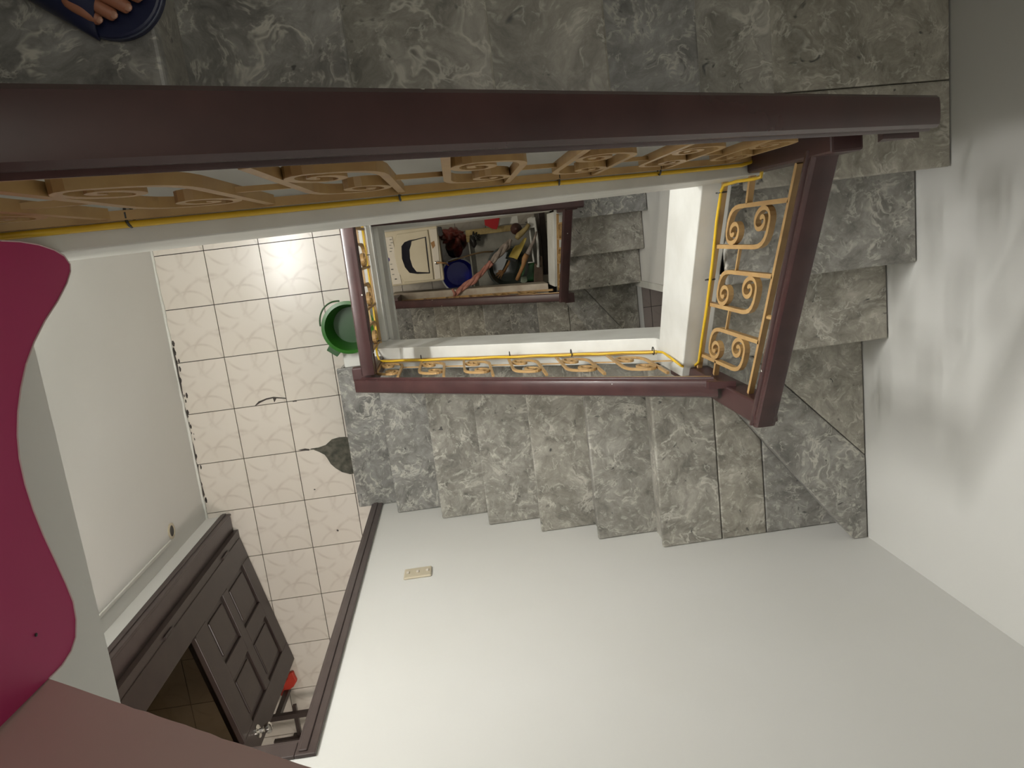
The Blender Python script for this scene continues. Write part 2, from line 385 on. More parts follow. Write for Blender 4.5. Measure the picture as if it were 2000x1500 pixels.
# walls
struct('wall_west', MB().box(XW - 0.12, XW, YS - 0.02, YNW + .1, -3.4, SLAB_B), M_WALL)
sw = MB()
DX0, DX1, DZ = -1.555, -0.60, 2.30
sw.box(XW, DX0, YS - 0.13, YS, -0.0, 6.4); sw.box(DX1, XE + .1, YS - 0.13, YS, -0.0, 6.4); sw.box(DX0, DX1, YS - 0.13, YS, DZ, 6.4)
struct('wall_south', sw, M_WALL)
struct('wall_south_lower', MB().box(XW, 1.6, YS - 0.13, YS, -3.4, -0.285), M_WALL)
struct('wall_east', MB().box(XE, XE + 0.12, YS - .1, YNW + .1, -0.1, 6.4), M_WALL)
XE2 = 1.465
le = MB(); le.box(XE2, XE2 + .04, -0.49, YNW + .1, -3.4, -0.1); le.box(XE2, XE2 + .04, YS, -0.49, -3.4, -1.86); le.box(XE2, XE2 + .2, YS, YNW, -.14, -.101); 
struct('wall_east_lower', le, M_WALL)
struct('wall_north', MB().box(XW - .1, XE + .9, YNW, YNW + 0.12, -3.4, 6.4), M_WALL)
struct('wall_west_upper', MB().box(XW - 0.12, XW, YS - .1, YNW + .1, H, 6.4), M_WALL)
struct('ceiling', MB().box(XW - .1, XE + .1, YS - .1, YNW + .1, 6.4, 6.5), M_WALL)
# side room beyond the lower east opening
sr = struct('floor_side_room', MB().box(XE2 + .035, 2.6, -2.0, -.3, -1.95, -1.873), M_GROUT)
tiles(sr, XE2 + .04, 2.55, -1.8, -.35, -1.86, 1.575, -0.71, M_TILE2)
struct('wall_side_room', MB().box(2.55, 2.65, -2.0, -.3, -1.9, -.1).box(XE2 + .04, 2.6, -.36, -.3, -1.9, -.1).box(XE2 + .04, 2.6, -2.05, -1.95, -1.9, -.1).box(XE2 + .04, 2.6, -2.05, -.3, -.14, -.1), M_WALL)
# south room shell
struct('wall_back_room', MB().box(-2.4, -2.3, -3.4, -1.53, 0, 2.9).box(-2.4, .3, -3.42, -3.32, 0, 2.9).box(.2, .3, -3.4, -1.53, 0, 2.9).box(-2.4, XW, -1.6, -1.53, 0, 2.9), M_WALL)
struct('ceiling_back_room', MB().box(-2.4, .3, -3.42, -1.53, 2.9, 3.0), M_WALL)
# ground floor
gf = struct('floor_ground', MB().box(XW, 2.6, YS, YNW, -H - .2, -H - 0.012), M_GROUT)
tiles(gf, -0.9, 1.0, -.5, .6, -H, -0.555, -0.2, M_TILE)
struct('floor_ground_paving', MB().box(XW, -.905, YS, YNW, -H - .012, -H).box(-.905, 2.6, .605, YNW, -H - .012, -H), M_WALL)
# upper floor slab
struct('floor_upper', MB().box(XW - .05, -0.70, YS, YNW, SLAB_B, H - .001).box(-.72, -.70, -.56, .085, H - .01, H + .06), M_WALL)
# crumbling plaster foot of the west wall and its painted edge
rnd = random.Random(3)
ed = MB(); y = YS
pl = [Vector((XW, YS, 0.0006))]
while y < 1.0:
    pl.append(Vector((XW + rnd.uniform(.004, .02 if -1.35 < y < -.4 else .009), y, 0.0006))); y += rnd.uniform(.012, .05)
pl += [Vector((XW, 1.0, 0.0006))]
ed.prism(pl, (0, 0, .0022)).build('worn_edge', M_GROUT, fl)
bw = MB()
for k in range(26):
    yy = rnd.uniform(-1.38, -.35); xx = XW + rnd.uniform(.006, .035); s = rnd.uniform(.004, .014)
    bw.prism([Vector((xx + s * .5 * math.cos(a) * rnd.uniform(.6, 1.2), yy + s * 1.4 * math.sin(a), .0008)) for a in [i * PI / 3 for i in range(6)]], (0, 0, .0012))
wp = bw.build('worn_spots', M_GROUT, fl); wp['kind'] = 'stuff'
struct('trim_1', MB().prism(wob([(XW, YS, 0), (XW + .012, YS, 0), (XW + .010, 1.0, 0), (XW, 1.0, 0)], .05, .0025, 5), (0, 0, .012)), M_KERB)

# ------------------------------------------------------------------ stairs
def treadpoly(par, poly, z, th=0.026, label=None):
    return MB().prism([Vector((x, y, z - th)) for x, y in poly], (0, 0, th)).build('tread', M_MARBLE, par, bevel=0.006, seg=2, label=label)
def riserbox(par, a, b, z0, z1, inward, th=0.015):
    a = Vector((a[0], a[1], z0)); b = Vector((b[0], b[1], z0)); n = Vector((inward[0], inward[1], 0)).normalized() * th
    return MB().prism([a, b, b + n, a + n], (0, 0, z1 - z0)).build('riser', M_MARBLE, par)
def staircase(z0, label, sx, te, ysin, xin, xe, yn, xnn, ynin, ys, full=True):
    """sx: x of nosings 1..7; te: y of nosings 9,10,11; xnn: x of nosings 12..17; 18 treads"""
    st = thing('staircase', label, 'staircase', (0.3, -1.0, z0)); O = 0.02; e = .001
    Z = lambda k: z0 + k * R
    ys += e
    dI = (xin - .0, ysin); dO = (xe - .061, ys)
    # south flight
    for k in range(1, 7):
        treadpoly(st, [(sx[k - 1], ys), (sx[k - 1], ysin), (sx[k] + O + .006, ysin), (sx[k] + O + .006, ys)], Z(k))
    for k in range(1, 8):
        riserbox(st, (sx[k - 1] + O, ys), (sx[k - 1] + O, ysin), Z(k - 1), Z(k) - .026, (1, 0))
    # tread 7: three slabs up to the diagonal nosing of 8
    def diag(x): return dI[1] + (x - dI[0]) / (dO[0] - dI[0]) * (dO[1] - dI[1])
    j1, j2 = sx[6] + .265, sx[6] + .465; g = .0012
    treadpoly(st, [(sx[6], ys), (sx[6], ysin), (dI[0] + .02, ysin), (j1 - g, diag(j1) + .03), (j1 - g, ys)], Z(7))
    treadpoly(st, [(j1 + g, ys), (j1 + g, diag(j1) + .03), (j2 - g, diag(j2) + .03), (j2 - g, ys)], Z(7))
    treadpoly(st, [(j2 + g, ys), (j2 + g, diag(j2) + .03), (dO[0] + .03, ys)], Z(7))
    # tread 8: winder, two slabs
    ra = (dI[0] + .02, dI[1]); rb = (dO[0] + .02, dO[1]); riserbox(st, ra, rb, Z(7), Z(8) - .026, (1, .8))
    yy9 = te[0] + O + .006
    s1, s2 = (xin + .16, te[0] + .006), (xe, ys + .36)
    treadpoly(st, [dI, dO, (xe, ys), (xe, s2[1] - g), (s1[0] - .005, yy9), (xin, yy9)], Z(8))
    treadpoly(st, [(xe, s2[1] + g), (xe, yy9), (s1[0] - .002, yy9)], Z(8))
    # east flight
    for k in (9, 10):
        treadpoly(st, [(xin, te[k - 9]), (xe, te[k - 9]), (xe, te[k - 8] + O + .006), (xin, te[k - 8] + O + .006)], Z(k))
    for k in (9, 10, 11):
        riserbox(st, (xin, te[k - 9] + O), (xe, te[k - 9] + O), Z(k - 1), Z(k) - .026, (0, 1))
    # corner 11
    sm = te[2] + .275
    x12 = xnn[0] - O - .006
    a = treadpoly(st, [(x12, te[2]), (xe, te[2]), (xe, sm - .02), (xnn[0] + .12, sm - .005), (x12, sm)], Z(11))
    treadpoly(st, [(x12, sm + .002), (xnn[0] + .12, sm - .003), (xe, sm - .018), (xe, yn), (x12, yn)], Z(11))
    for k in range(12, 18):
        i = k - 12; nx = xnn[i + 1] if i < 5 else xnn[5] - (xnn[4] - xnn[5])
        treadpoly(st, [(nx - O - .006, ynin), (xnn[i], ynin), (xnn[i], yn), (nx - O - .006, yn)], Z(k))
        riserbox(st, (xnn[i] - O, ynin), (xnn[i] - O, yn), Z(k - 1), Z(k) - .026, (-1, 0))
    riserbox(st, (nx - O, ynin), (nx - O, yn), Z(17), Z(18) - .001, (-1, 0))
    # concrete body under the treads (soffit)
    dz = .16
    bd = MB()
    def flight(pts_lo, pts_hi, off): bd.prism(pts_lo + pts_hi[::-1], off)
    sl = R / ((sx[6] - sx[0]) / 6)
    zb = lambda x: Z(1) + (x - sx[0]) * sl - R - .03
    yb = ys
    bd.prism([(sx[0] + .3, yb, Z(0) - .02), (sx[0] + .06, yb, Z(0) - .02), (sx[0] + .06, yb, Z(0)), (sx[6] + .06, yb, zb(sx[6] + .06)), (xin + .05, yb, Z(7) - .03), (xin + .05, yb, Z(7) - .22), (sx[6], yb, Z(7) - .36)], (0, ysin - yb, 0))
    bd.box(xin + .01, xe - .001, ys, ysin, Z(7) - .2, Z(7) - .03)
    sle = R / (te[2] - te[1])
    zy = lambda y: Z(9) + (y - te[0]) * sle - R - .03
    bd.prism([(xin, ysin - .001, Z(7) - .2), (xin, ysin - .001, Z(8) - .05), (xin, te[0] + O, Z(8) - .03), (xin, te[2] + O, Z(10) - .03), (xin, te[2] + .05, Z(11) - .03), (xin, te[2] + .05, Z(11) - .25)], (xe - xin - .002, 0, 0))
    bd.box(xnn[0] - .05, xe - .002, te[2] + .04, yn - .002, Z(11) - .25, Z(11) - .03)
    ny0, ny1 = ynin, yn - .002
    bd.prism([(xnn[0] - .03, ny0, Z(11) - .25), (xnn[0] - .03, ny0, Z(11) - .03), (xnn[5] - .03, ny0, Z(16) - .03), (nx - .03, ny0, Z(17) - .03), (nx - .03, ny0, Z(17) - .26)], (0, ny1 - ny0, 0))
    bd.build('soffit', M_WALL, st)
    return st

sxm = [-.7244, -.489, -.241, -.001, .2448, .489, .741]
xnm = [.935, .666, .398, .126, -.1365, -.388]
st1 = staircase(0.0, 'grey marble winding staircase climbing from the cream tiled hallway to the picture top', sxm, [-.537, -.2475, .0515], -.60, .90, XE - .004, YNW - .004, xnm, .19, YS)
sxl = [-.704 + .224 * k for k in range(7)]
xnl = [.85 - .225 * k for k in range(6)]
st2 = staircase(-H, 'dim brownish marble staircase of the storey below, seen through the stairwell opening', sxl, [-.48, -.21, .07], -.55, .84, XE2 - .004, YNW - .004, xnl, .22, YS)

# kerbs (white plastered strings)
kb = MB().prism(wob([(-.68, -.49, 0.0), (-.68, -.49, .165), (-.50, -.49, .175), (-.50, -.49, .365), (-.461, -.49, .391), (.796, -.49, 1.232), (.80, -.49, 1.30), (.90, -.49, 1.48), (.90, -.49, 1.15), (.904, -.49, .919), (-.41, -.49, .08), (-.41, -.49, .0)], .08, 0), (0, -.11, 0))
kb.build('kerb', M_KERB, st1, bevel=.004)
ke = MB().prism([(.80, -.60, 1.56), (.80, .10, 1.956), (.80, .10, 2.23), (.80, .17, 2.23), (.80, .17, 1.55), (.80, .11, 1.60), (.80, -.60, 1.22)], (.10, 0, 0))
ke.build('kerb', M_KERB, st1, bevel=.004)
yN = lambda x: .085 + .035 * (x + .6) / 1.5
zN = lambda x: 2.21 + (.933 - x) * .688
kn = MB(); xs_ = [.90, .5, .1, -.3, -.66, -.72]
top = [(x, yN(x) - .033, zN(x) - .03) for x in xs_]; bot = [(x, yN(x) - .033, zN(x) - .40) for x in xs_]
kn.prism([Vector(q) for q in top] + [Vector(q) for q in bot[::-1]], (0, .115, 0)); kn.build('kerb', M_KERB, st1, bevel=.003)
# west edge kerb and slab face of the hallway floor
kw = struct('trim_2', MB().box(-.50, -.43, -.49, .30, -.005, .10), M_KERB, bevel=.004)
struct('trim_3', MB().box(-.43, -.405, -.60, .5, -.30, -.01).box(-.405, -.395, -.60, .5, -.31, -.29), M_KERB)
# lower storey kerbs
def pk(px, py, z): return at(px, py, 'z', z)
a = pk(766, 574, -3.02); b = pk(1070, 553, -1.98)
q = MB(); off = Vector((0, -.085, 0))
q.prism([a, b, b + Vector((0, 0, -.3)), a + Vector((0, 0, -.3))], off); q.build('kerb', M_KERB2, st2, bevel=.004)
a = pk(1083, 560, -1.72); b = pk(1080, 414, -1.36)
q = MB(); q.prism([a, b, b + Vector((0, 0, -.38)), a + Vector((0, 0, -.38))], (.085, 0, 0)); q.build('kerb', M_KERB, st2, bevel=.004)
a = pk(1085, 409, -1.2); b = pk(735, 452, -.30)
q = MB(); q.prism([a, b, b + Vector((0, 0, -.42)), a + Vector((0, 0, -.42))], (0, .085, 0)); q.build('kerb', M_KERB, st2, bevel=.004)
struct('trim_4', MB().box(XE2 - .012, XE2 + .055, -.52, -.47, -1.855, -.14), M_KERB)

# upper storey: mauve string of the next flight with its first steps
st3 = thing('staircase', 'mauve bounce-tinted side of the next flight up, cut off by the lower left corner', 'staircase', (0.2, -.9, H))
mz = lambda x: 3.472 + (x + .55) * .67; MY = -.455
pm = wob([(-.563, MY, mz(-.563)), (.15, MY, mz(.15)), (.75, MY, mz(.75)), (.75, MY, mz(.75) + .33), (-.45, MY, mz(-.45) + .33), (-.72, MY, mz(-.6) + .25), (-.72, MY, mz(-.563) + .06), (-.563, MY, mz(-.563) + .06)], .02, .0012, 9)
pm = [Vector((v.x, MY, v.z)) for v in pm]
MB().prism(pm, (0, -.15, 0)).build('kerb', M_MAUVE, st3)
for k in range(1, 7):
    x0 = sxm[k - 1]; x1 = sxm[k]
    MB().box(x0, x1 + .026, YS + .001, -.64, H + k * R - .026, H + k * R).build('tread', M_MARBLE, st3, bevel=.006)
    MB().box(x0 + .02, x0 + .035, YS + .001, -.64, H + (k - 1) * R, H + k * R - .026).build('riser', M_MARBLE, st3)
MB().prism([(-.68, -.64, H - .02), (.75, -.64, mz(.75)), (.75, -.64, mz(.75) + .17), (-.60, -.64, H + .02), (-.68, -.64, H)], (0, YS + .64 + .002, 0)).build('soffit', M_WALL, st3)

# ------------------------------------------------------------------ railings
PROF = [(-.024, -.052), (-.0345, -.048), (-.0355, -.038), (-.0325, -.034), (-.0285, -.032), (-.0310, -.026), (-.0315, -.012), (-.026, -.003), (-.014, 0), (.014, 0), (.026, -.003), (.0315, -.012), (.0310, -.026), (.0285, -.032), (.0325, -.034), (.0355, -.038), (.0345, -.048), (.024, -.052)]
def hook_pts():
    """one hook: rises from the low bar, turns over and curls into a spiral (a along, h up)"""
    p = [(0, 0), (0, .12), (0, .24), (0, .335), (.003, .362), (.010, .384), (.022, .398), (.040, .406), (.056, .4075)]
    cx, cy = .074, .350; n = 30
    for i in range(n + 1):
        t = i / n; ang = PI / 2 - t * 2.75 * PI; r = (1 - t) ** .72
        p.append((cx + (.036 * r + .003) * math.cos(ang), cy + (.054 * r + .0035) * math.sin(ang)))
    return p
HP = hook_pts()
def grille(par, P0, d, sl, nrm, units, Hh, W=.12, y_of=None, w=.0125, dep=.017, struts=True, scale=1.0, mat_=None):
    """P0 point of low bar at a=0; d horizontal uphill direction; sl slope; units: list of a-start"""
    mat_ = mat_ or M_IRON
    d = Vector(d); s = Hh / .50; k = W / .12
    def P(a, h): return Vector(P0) + d * a + Vector((0, 0, sl * a + h))
    for a0 in units:
        MB().strap([P(a0 + x * k, y * s) for x, y in HP], nrm, w * scale, dep * scale).build('scroll', mat_, par)
        MB().strap([P(a0 + W - x * k, Hh - y * s) for x, y in HP], nrm, w * scale, dep * scale).build('scroll', mat_, par)
    if struts:
        us = sorted(units); gap = us[1] - us[0] - W if len(us) > 1 else .08
        for a0 in us:
            MB().strap([P(a0 + W, Hh * .42), P(a0 + W + gap, Hh * .42)], nrm, w * .6 * scale, dep * .5 * scale).build('strut', mat_, par)
def bar(par, name, a, b, nrm, w=.0125, dep=.017, m=None): return MB().strap([a, b], nrm, w, dep).build(name, m or M_IRON, par)

# south railing (hallway flight)
rs = thing('stair_railing', 'maroon handrail with tan scrollwork beside the lower marble flight, ending over the hallway', 'railing', (-.47, -.56, .17))
MB().sweep([(-.525, -.583, .925), (.815, -.580, 1.925)], PROF, (0, 1, 0)).build('handrail', M_RAIL, rs, smooth='auto')
MB().box(-.505, -.435, -.60, -.53, .165, .90).build('newel_post', M_RAILW, rs, bevel=.006)
MB().box(-.53, -.44, -.565, -.50, .86, .915).build('corner_block', M_RAILW, rs, bevel=.008)
MB().sweep([(.78, -.560, 1.93), (.86, -.560, 1.965)], [(-.012, -.012), (.012, -.012), (.012, .012), (-.012, .012)], (0, 1, 0)).build('rail_tenon', M_RAILW, rs)
slS = (1.241 - .45) / (.811 + .454)
bar(rs, 'bottom_bar', (-.435, -.55, .455), (.84, -.55, .45 + slS * 1.294), (0, 1, 0))
bar(rs, 'top_bar', (-.43, -.565, .925), (.83, -.565, .925 + .71 * 1.26), (0, 1, 0))
grille(rs, (-.434, -.552, .462), (1, 0, 0), .655, (0, 1, 0), [.0, .207, .414, .621, .828, 1.035], .47, .115, w=.011, dep=.010)
# east railing
re_ = thing('stair_railing', 'maroon handrail with three tan scroll panels on the short east flight between two posts', 'railing', (.865, -.6, 1.4))
ER0, ER1 = Vector((.862, -.648, 2.205)), Vector((.862, .11, 2.652))
MB().sweep([ER0, ER1], PROF, (1, 0, 0)).build('handrail', M_RAIL, re_, smooth='auto')
MB().box(.83, .902, -.640, -.566, 1.30, 2.20).build('newel_post', M_RAILW, re_, bevel=.006)
MB().box(.83, .902, .092, .165, 1.95, 2.72).build('newel_post', M_RAILW, re_, bevel=.006)
slE = .60
bar(re_, 'bottom_bar', (.86, -.566, 1.60), (.86, .092, 1.60 + slE * .658), (1, 0, 0))
bar(re_, 'top_bar', (.86, -.566, 2.095), (.86, .092, 2.095 + .62 * .658), (1, 0, 0))
grille(re_, (.86, -.508, 1.637), (0, 1, 0), slE + .01, (1, 0, 0), [0, .198, .396], .495, .119)
bar(re_, 'strut', (.86, -.56, 1.78), (.86, -.508, 1.81), (1, 0, 0))
bar(re_, 'strut', (.86, .012, 2.17), (.86, .09, 2.21), (1, 0, 0))
MB().tube([(.862, -.31, 2.245), (.862, -.31, 2.37)], .007, 6).build('rail_peg', M_IRON, re_)
# north railing
rn = thing('stair_railing', 'wide dark maroon handrail across the top of the picture with tan scrollwork under it', 'railing', (.86, .13, 2.1))
yR = lambda x: .123 + .016 * (x + .3)
hR = .655
MB().sweep([(1.015, yR(1.015) + .002, zN(1.015) + hR), (-1.05, yR(-1.05), zN(-1.05) + hR + .02)], PROF, (0, 1, 0)).build('handrail', M_RAIL, rn, smooth='auto')
MB().prism([(.86, .10, zN(.86) + hR - .05), (.99, .10, zN(.99) + hR - .05), (.90, .10, zN(.93) + hR - .09)], (0, .03, 0)).build('rail_bracket', M_RAILW, rn)
nN = Vector((-.024, 1, 0))
bar(rn, 'bottom_bar', (.83, yN(.83) + .01, zN(.83) - .005), (-1.05, yN(-1.05) + .008, zN(-1.05) - .005), nN, dep=.014)
bar(rn, 'top_bar', (.83, yN(.83) + .015, zN(.83) + .545), (-1.05, yN(-1.05) + .012, zN(-1.05) + .545), nN, dep=.014)
grille(rn, (.74, yN(.74) + .012, zN(.74) + .0), Vector((-1, -.0233, 0)), .688, nN, [.0, .205, .41, .615, .82, 1.025, 1.23, 1.435], .54, .12, dep=.015)
# west balustrade on the hallway edge
rw = thing('balustrade', 'maroon handrail with scrollwork guarding the hallway side of the stairwell, beside the green bucket', 'balustrade', (-.46, 0, .1))
MB().sweep([(-.452, -.535, .955), (-.446, .55, .955)], PROF, (1, 0, 0)).build('handrail', M_RAIL, rw, smooth='auto')
bar(rw, 'bottom_bar', (-.468, -.52, .15), (-.468, .55, .15), (1, 0, 0))
bar(rw, 'top_bar', (-.462, -.52, .86), (-.462, .55, .86), (1, 0, 0))
grille(rw, (-.466, -.47, .15), (0, 1, 0), 0, (1, 0, 0), [0, .2, .4, .6, .8], .70, .12)
# lower storey railings
rl = thing('stair_railing', 'dark maroon handrail of the storey below, nearest the brownish lower treads', 'railing', (0, -.48, -3.0))
a = at(763, 597, 'z', -2.45); b = at(1108, 580, 'z', -1.42)
MB().sweep([a, b], PROF, (0, 1, 0)).build('handrail', M_RAILW, rl, smooth='auto')
g0 = at(785, 588, 'z', -2.9); g1 = at(1080, 566, 'z', -1.9)
d_ = (g1 - g0); ds = d_.z / d_.x; dy = d_.y / d_.x
bar(rl, 'bottom_bar', g0, g1, (0, 1, 0)); up_ = Vector((0, 0, .42)); bar(rl, 'top_bar', g0 + up_, g1 + up_, (0, 1, 0))
grille(rl, g0, (1, dy, 0), ds, (0, 1, 0), [.02 + .205 * i for i in range(6)], .42, .115, struts=False)
pa = at(778, 582, 'z', -2.95)
MB().prism([pa + Vector((-.03, -.03, 0)), pa + Vector((.03, -.03, 0)), pa + Vector((.03, .03, 0)), pa + Vector((-.03, .03, 0))], (0, 0, .47)).build('newel_post', M_RAILW, rl)
rl2 = thing('stair_railing', 'dark handrail of the storey below crossing in front of its side treads', 'railing', (.78, -.5, -1.7))
a = at(1102, 590, 'z', -1.28); b = at(1111, 402, 'z', -.80)
MB().sweep([a, b], PROF, (1, 0, 0)).build('handrail', M_RAILW, rl2, smooth='auto')
g0 = at(1091, 566, 'z', -1.66); g1 = at(1089, 418, 'z', -1.30); d_ = g1 - g0
bar(rl2, 'bottom_bar', g0, g1, (1, 0, 0)); bar(rl2, 'top_bar', g0 + Vector((0, 0, .34)), g1 + Vector((0, 0, .34)), (1, 0, 0))
grille(rl2, g0, (d_.x / d_.y, 1, 0), d_.z / d_.y, (1, 0, 0), [.03, .22, .40], .34, .11, struts=False)
p0 = at(1098, 575, 'z', -1.75)
MB().box(p0.x - .035, p0.x + .035, p0.y - .035, p0.y + .035, -1.75, -1.34).build('newel_post', M_RAILW, rl2)
rl3 = thing('stair_railing', 'dark handrail of the storey below running just under the long pale beam', 'railing', (.4, .2, -1.3))
a = at(1140, 394, 'z', -.72); b = at(690, 432, 'z', .15)
MB().sweep([a, b], PROF, (0, 1, 0)).build('handrail', M_RAILW, rl3, smooth='auto')
p0 = at(1098, 412, 'z', -1.25)
MB().box(p0.x - .035, p0.x + .035, p0.y - .01, p0.y + .06, -1.3, -.78).build('newel_post', M_RAILW, rl3)

# yellow cable with black ties
cb = thing('cable', 'bright yellow cable tied along the foot of the railings all round the stairwell', 'cable', (0, -.2, 1.2))
path = []
x = -1.05; ph = 0
while x < .85:
    path.append(Vector((x, yN(x) - .004, zN(x) - .020 + .006 * math.sin(x * 9)))); x += .05
path += [at(1481, 311, 'x', .85), at(1490, 322, 'x', .87), at(1486, 346, 'x', .86), at(1470, 350, 'x', .85), at(1440, 354, 'x', .845), at(1415, 361, 'x', .84), at(1409, 372, 'x', .845), at(1400, 430, 'x', .845), at(1391, 520, 'x', .845), at(1381, 600, 'x', .845), at(1370, 670, 'x', .845), at(1365, 706, 'x', .845),
         at(1356, 716, 'z', 1.56), at(1345, 720, 'z', 1.50), at(1330, 714, 'y', -.545), at(1310, 699, 'y', -.54), at(1295, 688, 'y', -.54), at(1282, 687, 'y', -.54)]
path += [at(1282 + (741 - 1282) * t, 687 + 19 * t + .8 * math.sin(t * 40), 'y', -.54) for t in [i / 24 for i in range(1, 24)]]
path += [at(742, 705, 'y', -.535), at(737, 694, 'x', -.46), at(735, 682, 'x', -.465), at(738, 668, 'x', -.46)]
path += [at(738 + (707 - 738) * t, 668 + (440 - 668) * t, 'x', -.463) + Vector((0, 0, .0)) for t in [i / 12 for i in range(1, 13)]]
MB().tube(path, .0052, 8).build('sheath', M_CABLE, cb, smooth=True)
def tie(p, ax):
    pts = []
    for i in range(14):
        a = 2 * PI * i / 14; u = Vector((0, 1, 0)) if ax == 'x' else Vector((1, 0, 0)) if False else Vector((0, 1, 0))
        if ax == 'y': pts.append(p + Vector((math.cos(a) * .016, 0, math.sin(a) * .016)))
        else: pts.append(p + Vector((0, math.cos(a) * .016 + .008, math.sin(a) * .016)))
    MB().tube(pts, .0022, 6, closed=True).build('cable_tie', M_BLACK, cb)
for xx in (-.468, -.085, .245, .52): tie(Vector((xx, yN(xx) - .0, zN(xx) - .015)), 'x')
for px, py in ((1409, 376), (1387, 546)): tie(at(px, py, 'x', .85), 'y')
for px, py in ((823, 703), (996, 697), (1116, 693), (1276, 689)): tie(at(px, py, 'y', -.542), 'x')
for px, py in ((716, 498), (736, 666)): tie(at(px, py, 'x', -.463), 'y')

# ------------------------------------------------------------------ magenta board hanging at the upper edge
out = [(0, 470), (40, 472), (75, 478), (105, 488), (125, 500), (136, 516), (137, 530), (130, 553), (112, 588), (86, 628), (66, 668), (50, 712), (40, 758), (34, 805), (33, 850), (37, 895), (48, 945), (64, 995), (84, 1045), (106, 1092), (128, 1140), (142, 1175), (148, 1210), (147, 1245), (138, 1272), (120, 1300), (95, 1325), (0, 1420)]
bp_ = [at(x, y, 'x', -.55) for x, y in out] + [Vector((-.55, -.450, 3.90)), Vector((-.55, .068, 3.90))]
bd_ = MB().prism(bp_, (-.008, 0, 0)).build('wavy_board', M_MAG, smooth=False)
tag(bd_, 'flat magenta board with a wavy lower edge fixed along the upper floor edge at left', 'board')
eg = MB().tube([v + Vector((.0005, 0, 0)) for v in bp_[:27]], .0011, 6).build('edge_strip', M_MAGE, None)
eg.parent = bd_; eg.matrix_parent_inverse = Matrix.Translation(-bd_.location)
MB_p = at(70, 1240, 'x', -.549)
sc_ = MB().lathe([(.0, .0), (.0022, .0), (.0022, .001), (0, .0015)], MB_p, 10, tilt=Matrix.Rotation(PI / 2, 3, 'Y')).build('screw', M_BLACK, None); sc_.parent = bd_; sc_.matrix_parent_inverse = Matrix.Translation(-bd_.location)

# ------------------------------------------------------------------ doorway and door
dr = struct('door_1', MB().box(DX0, DX0 + .05, YS - .13, YS - .001, 0, DZ).box(DX1 - .05, DX1, YS - .13, YS - .001, 0, DZ).box(DX0, DX1, YS - .13, YS - .001, DZ - .05, DZ), M_CASE, bevel=.004)
def casing(x0, x1, name='casing'):
    MB().box(x0, x1, YS, YS + .012, 0, DZ + .045).build(name, M_CASE, dr, bevel=.003)
    MB().box(x0 + .010, x1 - .026, YS + .011, YS + .017, 0, DZ + .03).build('casing_bead', M_CASE, dr, bevel=.004)
casing(DX0 - .005, DX0 + .055); casing(DX1 - .05, DX1 + .012)
MB().box(DX0 + .055, DX1 - .05, YS, YS + .012, DZ - .02, DZ + .045).build('casing', M_CASE, dr, bevel=.003)
MB().box(DX0 + .051, -1.476, YS - .158, YS - .092, 0, 2.25).build('gap_filler', M_DOOR, dr)  # dark strip added to keep the hinge gap black
# leaf
HG = Vector((-1.472, -1.545, 0)); FE = Vector((-1.292, -2.370, 0)); dL = (FE - HG).normalized(); nL = Vector((-dL.y, dL.x, 0))   # nL points towards +x side
LW = (FE - HG).length
lf = thing('door_leaf', 'dark brown panelled door standing open in the hallway doorway with a round chrome knob', 'door', HG)
def lbox(a0, a1, z0, z1, t0, t1):
    A = HG + dL * a0 + nL * t0 + Vector((0, 0, z0)); B = HG + dL * a1 + nL * t0 + Vector((0, 0, z0))
    return MB().prism([A, B, B + nL * (t1 - t0), A + nL * (t1 - t0)], (0, 0, z1 - z0))
T0, T1 = -.038, 0.0
lbox(0, .125, .01, 2.2, T0, T1).build('stile', M_DOOR, lf, bevel=.003)
lbox(LW - .125, LW, .01, 2.2, T0, T1).build('stile', M_DOOR, lf, bevel=.003)
for z0, z1 in ((.01, .13), (.44, .52), (.80, .96), (2.08, 2.2)):
    lbox(.125, LW - .125, z0, z1, T0, T1).build('rail', M_DOOR, lf, bevel=.003)
mid = LW / 2
for z0, z1 in ((.13, .44), (.52, .80)):
    lbox(mid - .045, mid + .045, z0, z1, T0, T1).build('muntin', M_DOOR, lf, bevel=.003)
    for a0, a1 in ((.125, mid - .045), (mid + .045, LW - .125)):
        pn_ = lbox(a0 + .001, a1 - .001, z0 + .001, z1 - .001, T0 + .012, T1 - .014).build('panel', M_DOOR, lf)
        lbox(a0 + .03, a1 - .03, z0 + .03, z1 - .03, T0 + .006, T1 - .006).build('raised_panel', M_DOOR, pn_, bevel=.006)
lbox(.125, LW - .125, .96, 2.08, -.021, -.017).build('glass_pane', M_GLASS, lf)
lbox(.125, LW - .125, .955, .975, T0 - .004, T1 + .008).build('glazing_bead', M_DOOR, lf, bevel=.003)
kp = HG + dL * (LW - .065) + Vector((0, 0, .80))
rotk = nL.to_track_quat('Z', 'Y').to_matrix()
kk = MB().lathe([(0, 0), (.033, 0), (.033, .006), (.013, .010), (.011, .032), (.020, .040), (.027, .052), (.026, .066), (.016, .074), (0, .076)], kp, 28, tilt=rotk).build('knob', M_CHROME, lf, smooth='auto', label='round chrome knob')
kk2 = MB().lathe([(0, 0), (.033, 0), (.033, .006), (.013, .010), (.011, .032), (.020, .040), (.027, .052), (.026, .066), (.016, .074), (0, .076)], kp - nL * .038, 28, tilt=(-nL).to_track_quat('Z', 'Y').to_matrix()).build('knob', M_CHROME, lf, smooth='auto')
for z in (.25, 1.1, 1.95):
    MB().tube([HG + nL * .006 + Vector((-.004, .008, z)), HG + nL * .006 + Vector((-.004, .008, z + .1))], .007, 8).build('hinge', M_DOOR, lf)
